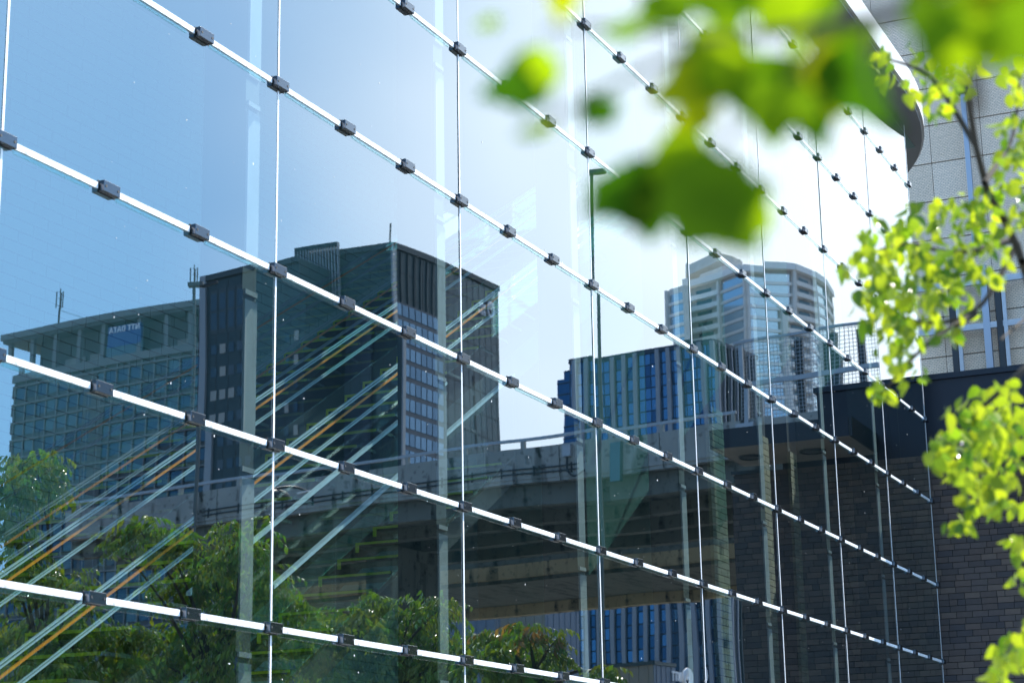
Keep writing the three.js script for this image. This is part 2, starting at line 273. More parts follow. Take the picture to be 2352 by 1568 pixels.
// ---------------------------------------------------------------- brick wall at the far end of the glass, dark fascia on it
const BX = 21.5;
{
  const wall = thing('brick_wall', 'dark brown brick wall standing square to the far end of the glass wall', 'wall', v3(BX, 0, 0));
  const r = rng(3), bm = [[0.11, 0.082, 0.07], [0.135, 0.098, 0.08], [0.09, 0.072, 0.066], [0.115, 0.09, 0.08], [0.155, 0.115, 0.092], [0.078, 0.066, 0.066]].map((c) => M(...c, 0.8, 0, { map: grain1 }));
  const ZR = 3.62, H = 0.1045, L = 0.27, list = [];
  add(wall, 'mortar', box(0.012, 0.5, 0, 7.8, -3.5, ZR), M(0.012, 0.012, 0.012, 0.95));
  for (let j = 0; j * H < 7.78; j++) {
    let z = -3.4 - r() * L;
    while (z < ZR) { const l = r() < 0.12 ? L * 0.5 : L * (0.96 + r() * 0.08), z0 = Math.max(z, -3.4), z1 = Math.min(z + l, ZR); if (z1 - z0 > 0.04) list.push([z0, z1, j * H, r(), r()]); z += l; }
  }
  const near = list.filter((b) => b[2] > 4.2 && b[0] > 0 && b[0] < 2.4).sort((a, b) => a[0] - b[0]).slice(0, 300), set = new Set(near), rest = bm.map(() => []);
  const geo = (b) => box(-b[4] * 0.006, 0.05, b[2] + 0.006, b[2] + H - 0.004, b[0] + 0.005, b[1] - 0.004);
  for (const b of list) { const k = Math.floor(b[3] * bm.length); if (set.has(b)) add(wall, 'brick', geo(b), bm[k]); else rest[k].push(geo(b)); }
  rest.forEach((q, k) => stuff(add(wall, 'bricks', merge(q), bm[k])));
  add(wall, 'coping', box(-0.06, 0.55, 7.8, 7.86, 3.05, ZR + 0.05), mats.darkSteel);
  const navy = M(0.018, 0.022, 0.032, 0.45, 0.2);
  const f = thing('roof_fascia', 'dark navy metal fascia box along the top of the brick wall', 'roof', v3(BX, 7.8, 0));
  add(f, 'fascia_panel', merge([box(0.05, 3, 0, 1.35, -3.5, 2.0), box(0.02, 3, 0.02, 0.72, 2.0, 2.75)]), navy);
  add(f, 'edge_trim', merge([box(0.0, 3.02, 1.352, 1.45, -3.5, 2.05), box(-0.02, 3, 0.722, 0.79, 2.0, 2.8)]), M(0.03, 0.035, 0.045, 0.35, 0.5));
  for (const z of [-0.6, 0.75]) add(f, 'panel_joint', box(0.044, 0.052, 0, 1.35, z, z + 0.015), mats.column);
  const c = thing('entrance_canopy', 'angular canopy with beige soffit and round downlights beside the brick wall', 'canopy', v3(BX, 8, 2.5));
  add(c, 'soffit', merge([box(-1.8, 0.0, -0.06, 0, -1.5, 0.9)]), M(0.3, 0.28, 0.24, 0.7, 0, { map: grain4 }));
  add(c, 'canopy_edge', merge([box(-1.82, -1.78, -0.05, 0.28, -1.5, 0.92), box(-1.8, 0, -0.05, 0.28, 0.9, 0.95), box(-1.8, 0, -0.05, 0.28, -1.55, -1.5)]), navy);
  add(c, 'canopy_top', box(-1.78, 0.04, 0.004, 0.24, -1.5, 0.9), navy);
  for (const [x, z] of [[-0.9, -0.6], [-0.9, 0.5]]) { const d = add(c, 'downlight', new THREE.TorusGeometry(0.2, 0.03, 8, 28).rotateX(Math.PI / 2).translate(x, -0.065, z), mats.darkSteel); add(d, 'lens', new THREE.CylinderGeometry(0.19, 0.19, 0.02, 28).translate(x, -0.066, z), M(0.1, 0.1, 0.1, 0.3)); }
}

// ---------------------------------------------------------------- roof canopy of the glass building, rounded at its end
{
  const o = thing('curved_roof_edge', 'pale metal roof edge curving round above the end of the glass wall', 'roof', v3(21, 13.75, 0));
  const sh = new THREE.Shape(); const zo = 0.44;
  const pts = []; pts.push([-30, zo]); pts.push([-1.5, zo]);
  for (let k = 0; k <= 16; k++) { const t = k / 16 * Math.PI / 2; pts.push([-1.5 + 5.4 * Math.sin(t), zo - 2.6 + 2.6 * Math.cos(t)]); }
  pts.push([3.9, -9]); pts.push([-30, -9]);
  const mk = (inset) => { const s = new THREE.Shape(); pts.forEach(([x, z], i) => { const a = [x - (i > 1 && i < pts.length - 2 ? inset * (x + 1.5) / 5.4 : i === pts.length - 2 ? inset : 0), z - (i < 19 ? inset * (i < 2 ? 1 : Math.max(0, (z - zo + 2.6) / 2.6)) : 0)]; i ? s.lineTo(a[0], a[1]) : s.moveTo(a[0], a[1]); }); return s; };
  const flat = (s, d) => new THREE.ExtrudeGeometry(s, { depth: d, bevelEnabled: false }).rotateX(Math.PI / 2);   // shape y becomes z, extruded down
  add(o, 'soffit', flat(mk(0.12), 0.05).translate(0, 0.05, 0), M(0.1, 0.105, 0.1, 0.55, 0.2));
  add(o, 'fascia', flat(mk(0), 0.42).translate(0, 0.47, 0), M(0.6, 0.58, 0.55, 0.35, 0.45));
  add(o, 'lower_lip', flat(mk(0.05), 0.06).translate(0, 0.045, 0), M(0.16, 0.16, 0.16, 0.5, 0.3));
}
// ---------------------------------------------------------------- perforated screen wall beyond
{
  const X = 34, o = thing('screen_wall', 'tall grey wall of perforated metal panels behind the brick wall', 'wall', v3(X, 0, -1.5));
  const perf = texture(512, 512, (u, v) => { const row = Math.floor(v * 16), x = (u * 8 + (row % 2) * 0.5) % 1, y = (v * 16) % 1; const hole = x < 0.09 || y < 0.17; return hole ? 0.3 : 0.86 + 0.14 * hash(Math.floor(u * 8 + (row % 2) * 0.5), row, 5); });
  perf.repeat.set(1 / 0.66, 1 / 0.66);
  const pm = [0, 1, 2].map((k) => M(0.86 + k * 0.03, 0.65 + k * 0.03, 0.47 + k * 0.03, 0.6, 0, { map: perf, bumpMap: perf, bumpScale: 0.008 }));
  const r = rng(9);
  for (let j = 0; j < 14; j++) for (let i = 0; i < 5; i++) { const y0 = 10.6 + j * 0.98; add(o, 'panel', box(0, 0.06, y0 + 0.01, y0 + 0.97, -3.2 + i * 1.25 + 0.006, -3.2 + (i + 1) * 1.25 - 0.006), pm[Math.floor(r() * 3)]); }
  add(o, 'backing', box(0.062, 0.6, 0, 24.4, -3.2, 3.05), mats.column);
  const post = (z, y0, y1, w, m) => add(o, 'post', box(-0.35, -0.35 + w, y0, y1, z, z + w), m);
  const blue = M(0.3, 0.33, 0.38, 0.4, 0.6);
  const bp = post(0.19, 14.9, 19.0, 0.12, blue); add(bp, 'post_head', box(-0.4, -0.2, 19.0, 19.25, 0.12, 0.4), mats.darkSteel);
  for (const z of [-0.48, 0.62]) { post(z, 8, 14.2, 0.14, mats.darkSteel); post(z + 0.16, 8, 14.2, 0.09, mats.galv); }
  post(0.3, 8, 14.6, 0.16, blue);
  for (const y of [13.05, 14.15]) add(o, 'beam', box(-0.34, -0.24, y, y + 0.14, -2.6, 3), mats.galv);
}
// ---------------------------------------------------------------- the city on this side, seen as a mirror image in the glass
Face.prototype.u_of = function (px) {
  const d = pixelRay(px, 800); d.z = -d.z; const ex = this.A.x - MIRROR_EYE.x, ez = this.A.z - MIRROR_EYE.z;
  return -(ex * d.z - ez * d.x) / (this.u.x * d.z - this.u.z * d.x);
};
const prism = (pts, y0, y1, base) => { const s = new THREE.Shape(pts.map((p) => new THREE.Vector2(p.x - base.x, -(p.z - base.z)))); return new THREE.ExtrudeGeometry(s, { depth: y1 - y0, bevelEnabled: false }).rotateX(-Math.PI / 2).translate(0, y0, 0); };
const flatXZ = (p) => v3(p.x, 0, p.z);
const font = await new FontLoader().loadAsync('fonts/droid/droid_sans_bold.typeface.json');
// letters on a face; as on the real sign they read from left to right for someone who stands in front of it
function lettering(face, text, uEdge, v, size, depth, n) {
  const g = new TextGeometry(text, { font, size, depth, curveSegments: 4 }); g.computeBoundingBox(); const w = g.boundingBox.max.x;
  const x = v3(0, 1, 0).cross(face.n).normalize();           // the viewer's right
  const sgn = x.dot(face.u), start = sgn > 0 ? uEdge : uEdge;
  return { g: g.applyMatrix4(new THREE.Matrix4().makeBasis(x, v3(0, 1, 0), face.n).setPosition(face.at(start, v, n))), w };
}
const C = {
  clad: M(0.035, 0.065, 0.072, 0.55, 0.15, { map: rep(grainTex, 6) }), cladLight: M(0.075, 0.11, 0.135, 0.5, 0.15, { map: rep(grainTex, 6) }), rib: M(0.045, 0.065, 0.07, 0.6), seam: M(0.03, 0.033, 0.035, 0.7), steelEdge: M(0.3, 0.31, 0.32, 0.5, 0.3),
  glassDark: M(0.05, 0.08, 0.1, 0.12, 0.4), glassBlue: M(0.09, 0.18, 0.29, 0.12, 0.75), glassBlue2: M(0.06, 0.13, 0.22, 0.12, 0.75), glassTeal: M(0.1, 0.17, 0.19, 0.15, 0.5), glassTeal2: M(0.05, 0.11, 0.16, 0.15, 0.5), blind: M(0.34, 0.34, 0.31, 0.8),
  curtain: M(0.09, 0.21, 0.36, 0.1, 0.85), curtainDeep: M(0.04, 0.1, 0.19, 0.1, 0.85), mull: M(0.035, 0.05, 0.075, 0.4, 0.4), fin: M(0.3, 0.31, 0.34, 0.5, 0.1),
  cream: M(0.93, 0.88, 0.8, 0.8, 0, { map: rep(grainTex, 6) }), creamWhite: M(0.96, 0.94, 0.88, 0.8), recess: M(0.5, 0.48, 0.45, 0.9), resiGlass: M(0.5, 0.66, 0.74, 0.12, 0.7),  // apartment tower colours lightened to stand in for distance haze
  office: M(0.12, 0.14, 0.14, 0.8, 0, { map: rep(grainTex, 6) }), officeTrim: M(0.18, 0.2, 0.2, 0.75), signBlue: M(0.02, 0.1, 0.28, 0.5), signWhite: M(0.75, 0.78, 0.82, 0.5), ribbed: M(0.3, 0.27, 0.22, 0.8), ribbedBlue: M(0.16, 0.19, 0.24, 0.7),
};
const windowsOn = (parent, face, us, vs, n, m, sill) => { for (const [u0, u1] of us) for (const [v0, v1] of vs) { const w = add(parent, 'window', face.box(u0, u1, v0, v1, n - 0.05, n), Array.isArray(m) ? m[Math.floor(hash(Math.round(u0 * 10), Math.round(v0 * 10), 3) * m.length)] : m); if (sill) add(w, 'sill', face.box(u0 - 0.1, u1 + 0.1, v0 - 0.25, v0, 0, n + 0.12), sill); } };
const span = (a, b, n, gap) => Array.from({ length: n }, (_, i) => [a + (b - a) * (i + gap) / n, a + (b - a) * (i + 1 - gap) / n]);

{ // ---- dark office tower
  const HS = 77.6, HM = 80.4;
  const P0 = cityAt(480, 640, HS), P1 = cityAt(692, 590, HS), Q0 = cityAt(690, 592, HM), Q1 = cityAt(910, 555, HM), Q2 = cityAt(1152, 665, HM);
  const base = flatXZ(Q1), o = thing('office_tower', 'tall dark office tower with a round emblem and a louvred roof screen', 'building', base);
  const fs = new Face(P0, P1, base), fl = new Face(Q0, Q1, base), fr = new Face(Q1, Q2, base);
  add(o, 'wall', prism([Q0, Q1, Q2, Q2.clone().add(Q0).sub(Q1)].map(flatXZ), 0, HM, base), C.clad);
  add(o, 'wing_wall', fs.box(0, fs.w, 0, HS, -16, 0), C.clad);
  add(o, 'corner_trim', merge([fs.box(-0.5, 0.6, 0, HS + 0.3, 0.003, 0.35), fr.box(-0.25, 0.5, 0, HM + 0.2, 0.003, 0.25)]), C.steelEdge);
  add(o, 'parapet', merge([fl.box(0, fl.w, HM - 0.4, HM + 0.4, 0.003, 0.3), fr.box(0, fr.w, HM - 0.4, HM + 0.4, 0.003, 0.3), fs.box(0, fs.w, HS - 0.5, HS + 0.3, 0.003, 0.3)]), C.rib);
  add(o, 'side_cladding', fr.box(fr.u_of(1012), fr.w, 0, HM - 0.6, -0.05, 0.0018), M(0.035, 0.085, 0.11, 0.4, 0.2, { map: rep(grainTex, 6) }));
  // joints of the cladding
  const seams = [];
  for (let v = 30; v < HM; v += 3.35) { seams.push(fl.box(0, fl.w, v, v + 0.12, 0.002, 0.02), fr.box(0, fr.w, v, v + 0.12, 0.002, 0.02), ...(v < HS - 0.6 ? [fs.box(0, fs.w, v, v + 0.12, 0.002, 0.02)] : [])); }
  for (let u = 1.6; u < fr.w; u += 1.75) seams.push(fr.box(u, u + 0.09, 0, HM, 0.004, 0.024));
  for (let u = 1.6; u < fl.w; u += 1.75) seams.push(fl.box(u, u + 0.09, 0, HM, 0.004, 0.024));
  for (let u = 2.2; u < fs.w; u += 2.3) seams.push(fs.box(u, u + 0.09, 0, HS, 0.004, 0.024));
  stuff(add(o, 'cladding_joint', merge(seams), C.seam));
  // wing windows in four narrow columns
  const cols = [500, 520, 540, 560].map((px) => [fs.u_of(px - 7), fs.u_of(px + 6)]).concat([[fs.u_of(648), fs.u_of(657)], [fs.u_of(668), fs.u_of(677)]]);
  const rows = []; for (let k = 0; k < 14; k++) { const v = fs.v_of(530, 812 + k * 53.5); rows.push([v, v + 1.35]); }
  windowsOn(o, fs, cols, rows, 0.06, [C.glassDark, C.blind, C.glassDark, C.cladLight], null);
  const tall = [[0, 0], [1, 0]].map(([k]) => { const v = fs.v_of(530, 705 + k * 45); return [v - 0.2, v + 2.2]; });
  windowsOn(o, fs, cols.slice(0, 4), tall, 0.05, C.glassDark, null);
  add(o, 'dark_band', merge(cols.slice(0, 4).map(([a, b]) => fs.box(a - 0.2, b + 0.2, fs.v_of(530, 765), fs.v_of(530, 660), 0.026, 0.04))), C.rib);
  // pale lower block on the left face
  add(o, 'pale_panel', fl.box(fl.u_of(686), fl.u_of(838), 0, fl.v_of(760, 712), 0.03, 0.5), C.cladLight);
  { const u0 = fl.u_of(686), u1 = fl.u_of(838), v1 = fl.v_of(760, 712), g = []; for (let v = v1 - 3.35; v > 25; v -= 3.35) g.push(fl.box(u0, u1, v, v + 0.1, 0.502, 0.515)); for (let u = u0 + 1.4; u < u1; u += 1.5) g.push(fl.box(u, u + 0.08, 20, v1, 0.504, 0.52)); stuff(add(o, 'cladding_joint', merge(g), C.clad)); }
  // roof screen of upright louvres, open near its top
  { const u0 = fl.u_of(688), u1 = fl.u_of(800), v0 = fl.v_of(750, 706), v1 = fl.v_of(745, 562), vo0 = fl.v_of(750, 650), vo1 = fl.v_of(750, 575), g = [], h = [];
    add(o, 'screen_wall', merge([fl.box(u0, u1, v0, HM, 0.35, 0.5), fl.box(u0, u1, v1 - 0.5, v1, 0.3, 1.1), fl.box(u0, u1, vo0 - 0.3, vo0 + 0.2, 0.4, 0.9), fl.box(u0, u0 + (u1 - u0) * 0.3, HM, v1, 0.35, 0.5)]), C.clad);
    for (let k = 0; k <= 15; k++) { const u = u0 + (u1 - u0) * k / 15; add(o, 'louvre', fl.box(u - 0.09, u + 0.09, v0, v1, 0.5, 1.05), C.steelEdge); }
    for (let v = v0 + 0.4; v < v1; v += 0.45) g.push(fl.box(u0, u1, v, v + 0.1, 0.52, 0.6)); stuff(add(o, 'louvre_blade', merge(g), C.rib)); }
  // right face: plain upper band, blue window field, emblem
  { const u0 = fr.u_of(912), u1 = fr.u_of(1008), vt = fr.v_of(960, 700), g = [];
    for (let k = 0; k <= 7; k++) { const u = u0 + (u1 - u0) * k / 7; g.push(fr.box(u - 0.06, u + 0.06, vt, HM - 0.6, 0.026, 0.18)); } add(o, 'upright_rib', merge(g), C.rib);
    add(o, 'window_field', fr.box(u0, u1, 0, vt, 0.026, 0.06), C.mull);
    const rows = []; for (let k = 0; k < 22; k++) { const v = vt - 0.3 - k * 2.32; rows.push([v - 1.7, v - 0.05]); }
    windowsOn(o, fr, span(u0, u1, 7, 0.07), rows, 0.16, [C.glassBlue, C.glassBlue, C.glassBlue2], null);
    for (let k = 0; k < 6; k++) { const v = fr.v_of(1090, 880 + k * 46); add(o, 'vent_slot', fr.box(fr.u_of(1088), fr.u_of(1092), v - 1.2, v + 1.0, 0.026, 0.05), C.seam); }
    // emblem and letters
    const cu = fr.u_of(1131), cv = fr.v_of(1131, 712), put = (g) => g.applyMatrix4(fr.m.clone().setPosition(fr.at(cu, cv, 0.35)));
    const sg = add(o, 'emblem', merge([put(new THREE.TorusGeometry(0.95, 0.15, 6, 40).scale(0.9, 1.15, 1)), put(new THREE.TorusGeometry(0.36, 0.15, 6, 24).scale(0.9, 1.1, 1).translate(0, 0.42, 0)), put(boxG(0.6, 0.25, 0.2).translate(0, 0.98, 0))]), C.signWhite);
    const L = lettering(fr, 'NTT', fr.u_of(1118), fr.v_of(1112, 710), 0.72, 0.2, 0.3); add(o, 'lettering', L.g, C.signWhite);
    // three characters under it, stroke by stroke
    const strokes = [[[0, 1, 1, 1], [0.1, 0, 0.1, 0.7], [0.9, 0, 0.9, 0.7], [0.1, 0.7, 0.9, 0.7], [0.1, 0, 0.9, 0], [0.38, 0.35, 0.38, 1], [0.62, 0.35, 0.62, 1]], [[0.15, 0, 0.15, 1], [0.85, 0, 0.85, 1], [0.15, 1, 0.85, 1], [0.15, 0.5, 0.85, 0.5], [0.15, 0, 0.85, 0]], [[0.5, 0, 0.5, 1], [0, 0.75, 1, 0.75], [0.5, 0.75, 0.05, 0.15], [0.5, 0.75, 0.95, 0.15], [0.3, 0.25, 0.7, 0.25]]];
    const x = v3(0, 1, 0).cross(fr.n).normalize(), org = fr.at(fr.u_of(1118), fr.v_of(1112, 724), 0.4), gs = [];
    strokes.forEach((ch, k) => ch.forEach(([a, b, c, d]) => { const p = (s, t) => org.clone().addScaledVector(x, k * 0.8 + s * 0.64).add(v3(0, t * 0.7, 0)); gs.push(bar(p(a, b), p(c, d), 0.09)); }));
    add(o, 'lettering', merge(gs), C.signWhite);
    add(o, 'aerial', bar(fl.at(fl.w - 2, HM, -3), fl.at(fl.w - 2, HM + 4.2, -3), 0.14), C.seam);
  }
}
{ // ---- office block with open top storey
  const A = cityAt(25, 772, 75), B = cityAt(482, 690, 75), base = flatXZ(A), f = new Face(A, B, base);
  const o = thing('office_block', 'long office block with an open colonnade under its flat roof and a blue sign', 'building', base);
  const vTop = (px, py) => f.v_of(px, py), vr = 75, vSlab = vTop(250, 770), v2 = vTop(250, 838), u25 = f.u_of(25), W = f.w;
  add(o, 'roof', f.box(u25, W, vr - 0.9, vr, -16, 0.9), C.officeTrim);
  add(o, 'soffit', f.box(u25 + 0.3, W, vr - 1.35, vr - 0.91, -15.5, 0.6), C.office);
  add(o, 'wall', f.box(f.u_of(88), W, 0, vr - 1.36, -14, -2.2), C.office);
  add(o, 'lower_wall', f.box(f.u_of(28), W, 0, v2 - 0.4, -14, -0.3), C.office);
  add(o, 'ledge', f.box(f.u_of(24), W, v2 - 0.4, v2 + 0.7, -14, 0.25), C.officeTrim);
  for (const px of [40, 92, 145, 200, 253, 333, 393, 446]) { const u = f.u_of(px); add(o, 'column', f.box(u - 0.32, u + 0.32, v2 + 0.7, vr - 1.36, -0.5, 0.12), C.officeTrim); }
  for (const [a, b] of [[150, 195], [206, 248], [398, 440]]) add(o, 'back_panel', f.box(f.u_of(a), f.u_of(b), v2 + 0.7, v2 + 2.2, -2.1, -1.9), C.blind);
  const s0 = f.u_of(265), s1 = f.u_of(338), sv0 = f.v_of(300, 798), sv1 = f.v_of(300, 752);
  const sign = add(o, 'sign_panel', f.box(s0, s1, sv0, sv1, -0.2, 0.15), C.signBlue, 'blue sign panel with white letters');
  const L = lettering(f, 'NTT DATA', s1 - 0.15, (sv0 + sv1) / 2 + 0.55, 0.84, 0.08, 0.16); add(sign, 'lettering', L.g, C.signWhite);
  add(o, 'sign_balcony', f.box(s0 - 0.2, s1 + 0.2, v2 + 0.7, v2 + 2.4, -0.4, 0.05), C.glassTeal);
  // storeys of windows between slim frames
  const fl = 2.62, nc = 17, g = [], u0 = f.u_of(30);
  for (let k = 0; k <= nc; k++) { const u = u0 + (W - u0) * k / nc; g.push(f.box(u - 0.11, u + 0.11, 0, v2 - 0.4, -0.29, 0.05)); }
  add(o, 'upright', merge(g), C.officeTrim);
  for (let k = 0; k < 16; k++) {
    const v = v2 - 0.42 - k * fl;
    add(o, 'floor_ledge', merge([f.box(u0 - 0.35, W, v - 0.75, v - 0.5, -0.29, 0.2)]), C.officeTrim);
    windowsOn(o, f, span(u0, W, nc, 0.06), [[v - fl + 0.15, v - 0.78]], -0.18, [C.glassTeal, C.glassTeal2, C.glassTeal2, C.glassDark, C.glassTeal], null);
    add(o, 'balcony_end', f.box(u0 - 0.7, u0, v - fl + 0.5, v - 0.7, -3, -0.2), C.office);
  }
  add(o, 'stair_strip', f.box(f.u_of(195), f.u_of(245), 0, v2 - 1, -0.17, -0.02), C.office);
  for (let k = 0; k < 12; k++) { const v = v2 - 1.6 - k * fl; add(o, 'stair_window', f.box(f.u_of(203), f.u_of(213), v - 1.5, v, -0.02, 0.01), C.glassTeal2); }
}
for (const [px, py, yb, label] of [[151, 668, 748, 'leftmost lattice aerial on the roof of the office block'], [457, 608, 692, 'lattice aerial at the tower end of the office block roof']]) {
  const D = Math.hypot(cityAt(px, yb, 75).x - CAM.x, cityAt(px, yb, 75).z + CAM.z), p0 = city(px, yb, D), top = city(px, py, D).y;
  const o = thing('roof_aerial', label, 'aerial', v3(p0.x, p0.y, p0.z), 'roof aerials'), h = top - p0.y;
  add(o, 'mast', merge([box(-0.1, 0.1, -1, h * 0.45, -0.1, 0.1), box(-0.05, 0.05, h * 0.45, h, -0.05, 0.05)]), mats.darkSteel);
  for (const a of [0.4, 2.5, 4.6]) add(o, 'antenna', box(-0.06, 0.06, h * 0.45, h * 0.9, -0.06, 0.06).translate(Math.cos(a) * 0.55, 0, Math.sin(a) * 0.55), mats.darkSteel);
  add(o, 'bracket', merge([0.5, 0.7, 0.88].map((t) => box(-0.5, 0.5, h * t, h * t + 0.06, -0.03, 0.03))), mats.darkSteel);
  add(o, 'stay', bar(v3(0, h * 0.4, 0), v3(1.0, 0, -5.2), 0.06), mats.darkSteel);
}
{ // ---- blue glass office block
  const A = cityAt(1315, 832, 90), B = cityAt(1642, 780, 90), Cc = cityAt(1752, 818, 90), base = flatXZ(B), f = new Face(A, B, base), g = new Face(B, Cc, base);
  const o = thing('glass_office_block', 'blue glass office block with pale upright fins and a stepped end', 'building', base);
  add(o, 'wall', prism([A, B, Cc, Cc.clone().add(A).sub(B)].map(flatXZ), 0, 90, base), C.mull);
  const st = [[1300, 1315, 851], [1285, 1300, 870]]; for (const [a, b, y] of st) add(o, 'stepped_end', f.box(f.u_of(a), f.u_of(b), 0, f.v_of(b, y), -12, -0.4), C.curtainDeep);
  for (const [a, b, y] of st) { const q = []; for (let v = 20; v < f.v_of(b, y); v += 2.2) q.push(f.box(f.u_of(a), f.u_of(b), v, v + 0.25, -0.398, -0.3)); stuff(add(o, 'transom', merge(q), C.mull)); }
  const rows = [], rowsLow = []; for (let k = 0; k < 40; k++) { const v = 89.4 - k * 2.2; (k < 11 ? rows : rowsLow).push([v - 1.95, v]); }
  const us = span(0.2, f.w, 24, 0.07);
  windowsOn(o, f, us, rows, 0.1, [C.curtain, C.curtain, C.curtainDeep], null);
  const q = [[], []]; us.forEach(([a, b], i) => rowsLow.forEach(([c, d], j) => q[hash(i, j, 8) > 0.5 ? 1 : 0].push(f.box(a, b, c, d, 0, 0.1)))); q.forEach((x, k) => stuff(add(o, 'lower_windows', merge(x), k ? C.curtain : C.curtainDeep)));
  for (let k = 0; k <= 12; k++) { const u = f.w * (k + 0.5) / 12.5; add(o, 'pale_fin', f.box(u - 0.42, u + 0.42, 0, k % 4 === 2 ? 74 : 90, 0.02, 0.7), C.fin); }
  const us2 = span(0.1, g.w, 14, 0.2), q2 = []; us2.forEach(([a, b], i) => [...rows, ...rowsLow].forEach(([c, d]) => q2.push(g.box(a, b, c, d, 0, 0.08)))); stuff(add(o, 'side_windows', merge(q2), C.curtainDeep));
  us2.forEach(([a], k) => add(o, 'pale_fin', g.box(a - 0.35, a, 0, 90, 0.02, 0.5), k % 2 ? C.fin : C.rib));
  add(o, 'roof_edge', merge([f.box(0, f.w, 89.5, 90.4, 0.02, 0.4), g.box(0, g.w, 89.5, 90.4, 0.02, 0.4)]), C.mull);
}
{ // ---- residential tower
  const back = (p, t) => p.clone().add(v3(0.94 * t, 0, 0.34 * t));
  const K = [[1552, 668, 143], [1588, 655, 143], [1590, 646, 150], [1658, 626, 150], [1722, 604, 150], [1800, 612, 150], [1852, 628, 150], [1884, 646, 150], [1897, 672, 150]].map(([x, y, h]) => cityAt(x, y, h));
  const base = flatXZ(K[4]), o = thing('residential_tower', 'pale apartment tower with balconies and a curved side behind the blue glass block', 'building', base);
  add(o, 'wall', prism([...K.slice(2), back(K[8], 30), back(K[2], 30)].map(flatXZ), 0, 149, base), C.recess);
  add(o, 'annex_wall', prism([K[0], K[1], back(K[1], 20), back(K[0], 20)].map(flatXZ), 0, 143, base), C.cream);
  const kinds = ['glass', null, 'balcony', 'window', 'mixed', 'balcony', 'window', 'balcony'];
  for (let i = 0; i < 8; i++) {
    if (!kinds[i]) continue;
    const f = new Face(K[i], K[i + 1], base), top = i < 2 ? 142 : 148, W = f.w, nb = Math.max(1, Math.round(W / 8));
    for (let k = 0; k < 18; k++) {
      const v = top - 3.3 - k * 3.1;
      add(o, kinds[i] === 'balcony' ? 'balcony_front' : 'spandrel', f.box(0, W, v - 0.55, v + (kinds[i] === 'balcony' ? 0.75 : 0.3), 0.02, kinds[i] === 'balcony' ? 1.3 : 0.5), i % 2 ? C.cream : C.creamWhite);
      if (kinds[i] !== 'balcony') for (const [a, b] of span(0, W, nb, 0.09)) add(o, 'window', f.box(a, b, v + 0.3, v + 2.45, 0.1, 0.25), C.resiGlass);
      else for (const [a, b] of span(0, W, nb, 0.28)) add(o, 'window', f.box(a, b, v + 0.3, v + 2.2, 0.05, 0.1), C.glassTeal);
    }
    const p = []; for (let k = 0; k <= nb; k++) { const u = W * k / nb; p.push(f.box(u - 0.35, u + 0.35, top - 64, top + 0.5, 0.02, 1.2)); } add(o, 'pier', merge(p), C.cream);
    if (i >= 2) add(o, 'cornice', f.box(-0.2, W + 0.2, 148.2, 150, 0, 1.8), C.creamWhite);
  }
  const q = [[1586, 604], [1650, 569], [1700, 578], [1724, 590]].map(([x, y]) => cityAt(x, y, 161)), r2 = [[1606, 640], [1612, 612], [1690, 590], [1720, 604]].map(([x, y]) => cityAt(x, y, 155));
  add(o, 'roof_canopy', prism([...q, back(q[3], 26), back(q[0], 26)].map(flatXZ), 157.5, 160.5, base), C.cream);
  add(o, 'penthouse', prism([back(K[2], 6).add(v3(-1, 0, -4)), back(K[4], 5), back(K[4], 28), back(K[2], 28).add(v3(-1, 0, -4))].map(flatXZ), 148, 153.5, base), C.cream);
}
const HW0 = cityAt(150, 1172, 22), HW1 = cityAt(1775, 955, 22), HWD = HW1.clone().sub(HW0).setY(0).normalize();
